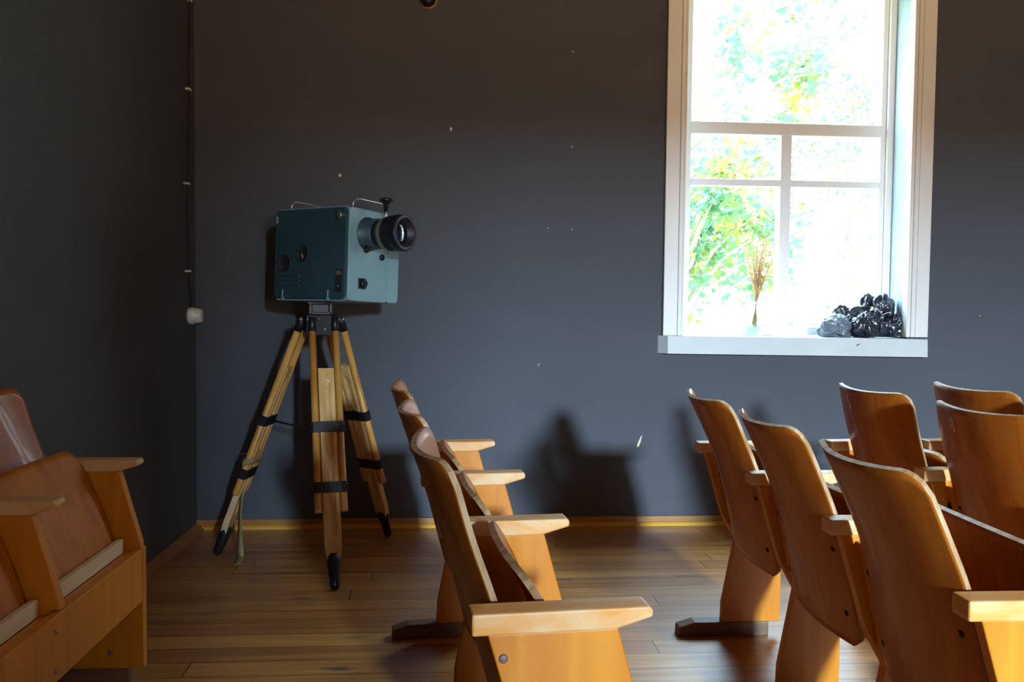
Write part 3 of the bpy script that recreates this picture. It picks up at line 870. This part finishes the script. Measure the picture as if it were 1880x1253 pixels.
# lens
lz, ly = PH - 0.108, -0.042
le = MB(); le.lathe([(0.0, 0.0), (0.0, 0.076), (0.004, 0.076), (0.006, 0.068), (0.066, 0.068), (0.068, 0.064), (0.068, 0.0)], (hx - 0.001, ly, lz), (1, 0, 0), 48)
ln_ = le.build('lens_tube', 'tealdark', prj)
b = MB(); b.lathe([(0.0, 0.063), (0.034, 0.063), (0.034, 0.0)], (hx + 0.067, ly, lz), (1, 0, 0), 48); b.build('black_collar', 'black', ln_)
b = MB(); b.lathe([(0.0, 0.0), (0.0, 0.067), (0.026, 0.067), (0.028, 0.064), (0.028, 0)], (hx + 0.094, ly, lz), (1, 0, 0), 48); tag(b.build('silver_ring', 'brass', ln_), 'dull silver focus ring')
b = MB()
prof = [(0.0, 0.0), (0.0, 0.066)]
b.lathe([(0.0, 0.0), (0.0, 0.067), (0.006, 0.072), (0.048, 0.074), (0.052, 0.080), (0.088, 0.080), (0.092, 0.078), (0.092, 0.060), (0.060, 0.054), (0.060, 0.0)], (hx + 0.116, ly, lz), (1, 0, 0), 48)
for k in range(28):
    an = 2 * math.pi * k / 28
    cx_, sx_ = math.cos(an), math.sin(an)
    b.tube([(hx + 0.125, ly + cx_ * 0.073, lz + sx_ * 0.073), (hx + 0.162, ly + cx_ * 0.074, lz + sx_ * 0.074)], 0.0035, 6)
lb = b.build('lens_barrel', 'black', ln_)
g = MB(); g.lathe([(0.0, 0.056), (0.006, 0.045), (0.010, 0.030), (0.012, 0.012), (0.0125, 0.0)], (hx + 0.116 + 0.060, ly, lz), (1, 0, 0), 48)
g.build('lens_glass', 'lensglass', ln_)
# focus knob above the lens
k = MB(); k.tube([(hx + 0.060, ly + 0.045, lz + 0.048), (hx + 0.060, ly + 0.045, lz + 0.125)], 0.005, 10)
k.build('knob_stem', 'chrome', ln_)
k = MB(); k.lathe([(0.0, 0.0), (0.0, 0.010), (0.030, 0.013), (0.042, 0.020), (0.046, 0.029), (0.056, 0.029), (0.059, 0.024), (0.059, 0)], (hx + 0.060, ly + 0.045, lz + 0.104), (0, 0, 1), 24)
for q_ in range(12):
    an = 2 * math.pi * q_ / 12
    k.tube([(hx + 0.060 + 0.029 * math.cos(an), ly + 0.045 + 0.029 * math.sin(an), lz + 0.150), (hx + 0.060 + 0.029 * math.cos(an), ly + 0.045 + 0.029 * math.sin(an), lz + 0.160)], 0.0035, 6)
tag(k.build('focus_knob', 'black', ln_), 'black fluted knob above the lens')
k = MB(); k.lathe([(0, 0), (0, 0.013), (0.022, 0.012), (0.026, 0.008), (0.026, 0)], (hx + 0.025, ly - 0.03, lz - 0.060), (0.2, -0.5, -0.85), 16); k.build('clamp_screw', 'black', ln_)
k = MB(); k.lathe([(0, 0), (0, 0.014), (0.008, 0.014), (0.012, 0.010), (0.014, 0)], (hx, 0.055, lz - 0.095), (1, 0, 0), 20); k.build('front_socket', 'black', body)
k = MB(); k.box((hx - 0.001, -0.098, 0.055), (hx + 0.006, -0.052, 0.103)); ko = k.build('dial_plate', 'black', body, bevel=0.002)
k = MB(); k.lathe([(0, 0), (0, 0.021), (0.007, 0.020), (0.010, 0.013), (0.011, 0)], (hx + 0.006, -0.070, 0.079), (1, 0, 0), 24); k.build('dial', 'iron', ko)
k = MB(); k.lathe([(0, 0), (0, 0.012), (0.010, 0.014), (0.020, 0.014), (0.022, 0)], (0.16, hy, PH - 0.165), (0, 1, 0), 16); k.build('rear_knob', 'black', body)

# ------------------------------------------------------------------ wiring on the left wall near the corner
cab = MB()
yc = 4.545
KN = [2.66, 2.221, 1.756, 1.327]
KY = [4.575, 4.555, 4.520, 4.530]
for sgn in (-1, 1):
    pts = []
    zs = [3.30, 2.95] + KN + [1.16]
    ysq = [4.57, 4.57] + KY + [4.575]
    for i in range(len(zs) - 1):
        for q_ in range(8):
            t = q_ / 8
            off = 0.0035 + 0.003 * math.sin(math.pi * t)
            wob = 0.005 * math.sin(math.pi * t) * math.sin(i * 2.1 + 1)
            z = zs[i] + (zs[i + 1] - zs[i]) * t; y = ysq[i] + (ysq[i + 1] - ysq[i]) * t + wob
            pts.append((LX(y) + 0.016, y + sgn * off, z))
    pts.append((LX(4.57) + 0.012, 4.575, 1.14))
    cab.tube(pts, 0.0030, 6)
tag(cab.build('electric_cable', 'cable'), 'thin black twin cable running down the dark wall beside the corner', 'cable')
KLAB = ['white ceramic cable insulator at the very top edge of the photo, by the corner', 'white ceramic cable insulator second from the top on the corner wall',
        'white ceramic cable insulator third from the top on the corner wall', 'lowest white ceramic cable insulator, just above the white wall socket']
for z, y, lab in zip(KN, KY, KLAB):
    k = MB()
    for s_ in (-1, 1):
        k.lathe([(0.0, 0.0), (0.0, 0.006), (0.020, 0.006), (0.024, 0.004), (0.025, 0.0)], (LX(y) - 0.001, y + s_ * 0.0135, z), (1, 0, 0), 12)
    k.box((LX(y) - 0.001, y - 0.010, z - 0.004), (LX(y) + 0.010, y + 0.010, z + 0.004))
    tag(k.build('cable_insulator', 'ceramic'), lab, 'insulator', 'white ceramic cable insulators')
k = MB()
k.lathe([(0.0, 0.0), (0.0, 0.043), (0.022, 0.042), (0.024, 0.0395), (0.050, 0.037), (0.064, 0.033), (0.066, 0.029), (0.066, 0.0)], (LX(4.58) - 0.002, 4.58, 1.106), (1, 0, 0), 36)
so_ = k.build('wall_socket', 'ceramic')
tag(so_, 'round off-white electrical socket on the left wall below the cable', 'socket')
k = MB(); k.lathe([(0, 0.0422), (0.003, 0.0445), (0.004, 0.0422)], (LX(4.58) + 0.018, 4.58, 1.106), (1, 0, 0), 36); k.build('socket_rib', 'ceramic', so_)

# dark round fitting at the top of the back wall
k = MB(); k.lathe([(0.0, 0.0), (0.0, 0.047), (0.006, 0.048), (0.010, 0.045), (0.010, 0)], (-0.092, D, 2.738), (0, -1, 0), 36)
fo = k.build('wall_fitting', 'base')
tag(fo, 'small round black fitting with brown rim at the top edge of the back wall', 'fitting')
k = MB(); k.lathe([(0.0, 0.042), (0.030, 0.040), (0.045, 0.030), (0.050, 0)], (-0.095, D - 0.010, 2.740), (0, -1, 0), 36); k.build('black_dome', 'black', fo)

# ------------------------------------------------------------------ things on the window sill
JX, JY = 1.704, D + 0.105
jar = MB()
jar.lathe([(0.0, 0.0), (0.0, 0.041), (0.004, 0.044), (0.080, 0.044), (0.098, 0.038), (0.106, 0.034), (0.145, 0.034), (0.148, 0.036), (0.151, 0.034)], (JX, JY, zt + 0.001), (0, 0, 1), 40)
jar.lathe([(0.151, 0.031), (0.106, 0.031), (0.096, 0.035), (0.080, 0.041), (0.008, 0.041), (0.006, 0.0)], (JX, JY, zt + 0.001), (0, 0, 1), 40)
tag(jar.build('glass_jar', 'jar'), 'clear glass jar holding dried grass on the white window sill', 'jar')
gr = thing('dried_grass_bunch', 'tied bunch of dried straw-coloured grass standing in the glass jar on the sill', 'dried grass', (JX + 0.002, JY, zt + 0.012))
stm = MB(); hdm = MB()
for i in range(50):
    a = rnd.uniform(0, 2 * math.pi); rr = math.sqrt(rnd.random())
    bx, by = -rr * 0.020 * math.cos(a), -rr * 0.020 * math.sin(a)
    L_ = rnd.uniform(0.38, 0.56)
    spread = rr * (0.065 + 0.075 * rnd.random())
    tx, ty = spread * math.cos(a) + 0.010, spread * math.sin(a) * 0.6
    if i == 0: tx, ty, L_ = 0.074, 0, 0.595
    if i == 1: tx, ty, L_ = -0.080, 0, 0.53
    if i == 2: tx, ty, L_ = -0.030, 0.01, 0.565
    P0 = Vector((bx, by, 0.03 + rnd.uniform(0, 0.02))); P1 = Vector((0.006 * math.cos(a), 0.006 * math.sin(a), 0.175)); P2 = Vector((tx, ty, L_))
    pts = []
    for q_ in range(14):
        t = q_ / 13
        if t < 0.33: p = P0.lerp(P1, t / 0.33)
        else:
            k_ = (t - 0.33) / 0.67; p = P1.lerp(P2, k_); p.x -= 0.018 * math.sin(math.pi * k_) * math.cos(a) * rr * 0.6
        pts.append(p)
    stm.tube(pts, 0.0011, 4)
    s0 = 7
    for q_ in range(s0, 14):
        p = pts[q_]
        for r_ in range(4):
            an = rnd.uniform(0, 6.28); d = Vector((math.cos(an), math.sin(an), rnd.uniform(1.6, 3.2))).normalized()
            ln2 = rnd.uniform(0.010, 0.019) * (1.15 - (q_ - s0) / 9)
            p0 = p + Vector((0, 0, rnd.uniform(-0.012, 0.012)))
            hdm.tube([p0, p0 + d * ln2 * 0.5, p0 + d * ln2], [0.0008, 0.0020, 0.0004], 4, cap=False)
stm.build('stalks', 'strawt', gr)
hdm.build('seed_heads', 'strawt', gr)
tb = MB(); tb.lathe([(0.0, 0.0105), (0.004, 0.0120), (0.012, 0.0120), (0.016, 0.0105)], (0, 0, 0.158), (0, 0, 1), 16); tag(tb.build('tie_thread', 'white', gr), 'pale thread tied round the stalks')


def crumple(mb, c_, r_, seed, amp=0.22, floor_z=None, freq=1.0, mi=0, sub=5):
    """a gathered plastic bag: soft lumps with sharp folds that run towards the tied top"""
    bm = bmesh.new(); bmesh.ops.create_icosphere(bm, subdivisions=sub, radius=1)
    vs_ = []
    for v_ in bm.verts:
        n = v_.co.normalized()
        q_ = Vector((n.x * 1.5, n.y * 1.5, n.z * 0.8)) * freq + Vector((seed, seed * 1.7, -seed))
        lump = noise.noise(q_)
        an = math.atan2(n.y, n.x)
        fold = abs(noise.noise(Vector((math.cos(an) * 2.6, math.sin(an) * 2.6, n.z * 0.9 + seed)) ))
        crease = abs(noise.noise(q_ * 3.1 + Vector((4, 7, 1))))
        k_ = 1 + amp * 1.2 * lump - amp * 0.9 * (0.28 - min(fold, 0.28)) - amp * 0.55 * (0.2 - min(crease, 0.2))
        p = Vector((c_[0] + n.x * r_[0] * k_, c_[1] + n.y * r_[1] * k_, c_[2] + n.z * r_[2] * k_))
        if floor_z is not None and p.z < floor_z + 0.004:
            p.z = floor_z + max(0, 0.004 * (1 + math.tanh((p.z - floor_z) * 60)))
        vs_.append(p)
    fs_ = [[v_.index for v_ in f_.verts] for f_ in bm.faces]
    bm.free()
    mb.add(vs_, fs_, mi, True)


SZ = zt - 0.006
b1 = MB(); crumple(b1, (2.142, D + 0.055, SZ + 0.046), (0.108, 0.052, 0.054), 3.1, floor_z=SZ, amp=0.6)
bo1 = b1.build('plastic_bag', 'baggrey'); tag(bo1, 'pale grey crumpled plastic bag at the left end of the sill pile', 'plastic bag', 'plastic bags on the window sill')
b1b = MB()
for i in range(26):
    p0 = Vector((2.13 + rnd.uniform(-.02, .05), D + 0.10, SZ + 0.085)); an = rnd.uniform(1.7, 2.9)
    l_ = rnd.uniform(0.05, 0.085)
    b1b.tube([p0, p0 + Vector((math.cos(an) * l_ * .6, rnd.uniform(-.01, .01), math.sin(an) * l_ * .5)), p0 + Vector((math.cos(an) * l_, 0.01, math.sin(an) * l_ * 0.8))], 0.0013, 4)
tag(b1b.build('dried_stems', 'straw', bo1), 'dried stems poking out of the bag')
b2 = MB(); crumple(b2, (2.240, D + 0.146, SZ + 0.088), (0.125, 0.036, 0.092), 8.4, floor_z=SZ, amp=0.65)
tag(b2.build('plastic_bag', 'baggreen'), 'dark translucent plastic bag at the back of the sill pile, against the pane', 'plastic bag', 'plastic bags on the window sill')
b3 = MB(); crumple(b3, (2.300, D + 0.052, SZ + 0.060), (0.074, 0.050, 0.074), 12.3, floor_z=SZ, amp=0.75)
bo3 = b3.build('plastic_bag', 'bagdark'); tag(bo3, 'glossy black plastic bag in the middle of the sill pile, tied in a knot', 'plastic bag', 'plastic bags on the window sill')
k3 = MB(); crumple(k3, (2.37, D + 0.075, SZ + 0.130), (0.040, 0.034, 0.045), 22.0, amp=1.0, sub=5)
k3.build('bag_knot', 'bagdark', bo3)
tw = MB(); tw.tube([(2.335, D + 0.028, SZ + 0.150), (2.352, D + 0.02, SZ + 0.160), (2.372, D + 0.022, SZ + 0.142), (2.386, D + 0.02, SZ + 0.125), (2.41, D + 0.016, SZ + 0.138), (2.44, D + 0.026, SZ + 0.140)], 0.0016, 6)
tag(tw.build('tie_string', 'white', bo3), 'thin white string round the knot')
b4 = MB(); crumple(b4, (2.452, D + 0.052, SZ + 0.048), (0.074, 0.050, 0.056), 31.7, floor_z=SZ, amp=0.65)
bo4 = b4.build('plastic_bag', 'bagdark'); tag(bo4, 'glossy black plastic bag at the right end of the sill pile, against the reveal', 'plastic bag', 'plastic bags on the window sill')
k4 = MB(); crumple(k4, (2.418, D + 0.075, SZ + 0.138), (0.060, 0.036, 0.076), 41.0, amp=0.8, sub=5)
crumple(k4, (2.475, D + 0.060, SZ + 0.092), (0.040, 0.030, 0.032), 43.0, amp=0.6, sub=5)
crumple(k4, (2.360, D + 0.135, SZ + 0.190), (0.042, 0.028, 0.040), 47.0, amp=0.5, sub=4)
k4.build('gathered_top', 'bagdark', bo4)

# ------------------------------------------------------------------ outside
struct(MB().box((-30, D + T + 0.01, -0.75), (40, 45, -0.6)).build('garden_ground', 'grass'), 'sunlit lawn outside the window')


def tree(name, label, base, h, clumps, nleaf, lsize, lm, seed, spreadk=1.0):
    R = random.Random(seed)
    root = thing(name, label, 'tree', base, 0)
    tk = MB()
    tk.tube([(0, 0, 0), (0.03, 0.02, h * 0.35), (-0.05, 0.0, h * 0.7), (0.0, 0.05, h)], [0.11, 0.085, 0.055, 0.02], 10)
    lv = MB()
    V, F_ = [], []
    for (cx, cy, cz, cr) in clumps:
        s = Vector((0, 0, min(max(cz - 0.9, 0.5), h * 0.95)))
        e_ = Vector((cx, cy, cz))
        mid = s.lerp(e_, 0.5) + Vector((0, 0, 0.12))
        tk.tube([s, mid, e_], [0.030, 0.018, 0.006], 6)
        for q_ in range(5):
            d = Vector((R.gauss(0, 1), R.gauss(0, 1), R.gauss(0, 1))).normalized() * cr * 0.9
            tk.tube([mid.lerp(e_, 0.6), e_ + d * 0.5, e_ + d], [0.008, 0.005, 0.002], 5)
        for i in range(int(nleaf * cr * cr)):
            d = Vector((R.gauss(0, 1), R.gauss(0, 1), R.gauss(0, 1))).normalized() * cr * (R.random() ** 0.45)
            p = e_ + d
            a = Vector((R.gauss(0, 1), R.gauss(0, 1), R.gauss(0, 0.6))).normalized()
            b_ = a.cross(Vector((R.gauss(0, 1), R.gauss(0, 1), R.gauss(0, 1)))).normalized()
            s_ = lsize * R.uniform(0.6, 1.2)
            up = a.cross(b_) * s_ * 0.18
            k = len(V)
            # five-point leaf folded along its midrib
            V += [p - a * s_ * .5, p - a * s_ * .1 + b_ * s_ * .42 + up, p + a * s_ * .2 + b_ * s_ * .30 + up, p + a * s_ * .6, p + a * s_ * .2 - b_ * s_ * .30 + up, p - a * s_ * .1 - b_ * s_ * .42 + up]
            F_ += [(k, k + 1, k + 2, k + 3), (k, k + 3, k + 4, k + 5)]
    lv.add(V, F_, 0, False)
    tk.build('branches', 'bark', root)
    me = bpy.data.meshes.new('foliage'); me.from_pydata([tuple(p) for p in V], [], F_); me.materials.append(M[lm])
    o_ = bpy.data.objects.new('foliage', me); COL.objects.link(o_); o_.parent = root
    return root


RT = random.Random(3)
cl = []
for i in range(26):
    cl.append((RT.uniform(-1.3, 1.1), RT.uniform(-0.8, 0.9), RT.uniform(1.0, 3.6), RT.uniform(0.28, 0.55)))
for i in range(22):
    cl.append((RT.uniform(-1.0, 1.6), RT.uniform(-0.5, 0.9), RT.uniform(3.3, 6.0), RT.uniform(0.22, 0.42)))
tree('maple_tree', 'leafy green and yellow tree outside, filling the lower left panes', (2.45, 9.2, -0.6), 5.6, cl, 900, 0.10, 'leafa', 11)
cl = []
for i in range(26):
    cl.append((RT.uniform(-1.2, 1.2), RT.uniform(-0.8, 0.8), RT.uniform(2.4, 6.4), RT.uniform(0.22, 0.42)))
tree('birch_tree', 'pale sparse tree outside behind the right-hand panes', (5.6, 11.8, -0.6), 6.4, cl, 900, 0.055, 'leafb', 12)
cl = [(RT.uniform(-0.6, 0.6), RT.uniform(-0.4, 0.4), RT.uniform(0.6, 2.1), RT.uniform(0.2, 0.34)) for i in range(9)]
tree('garden_bush', 'small pale bush outside, low behind the plastic bags', (5.1, 9.6, -0.6), 1.9, cl, 700, 0.07, 'leafb', 13)
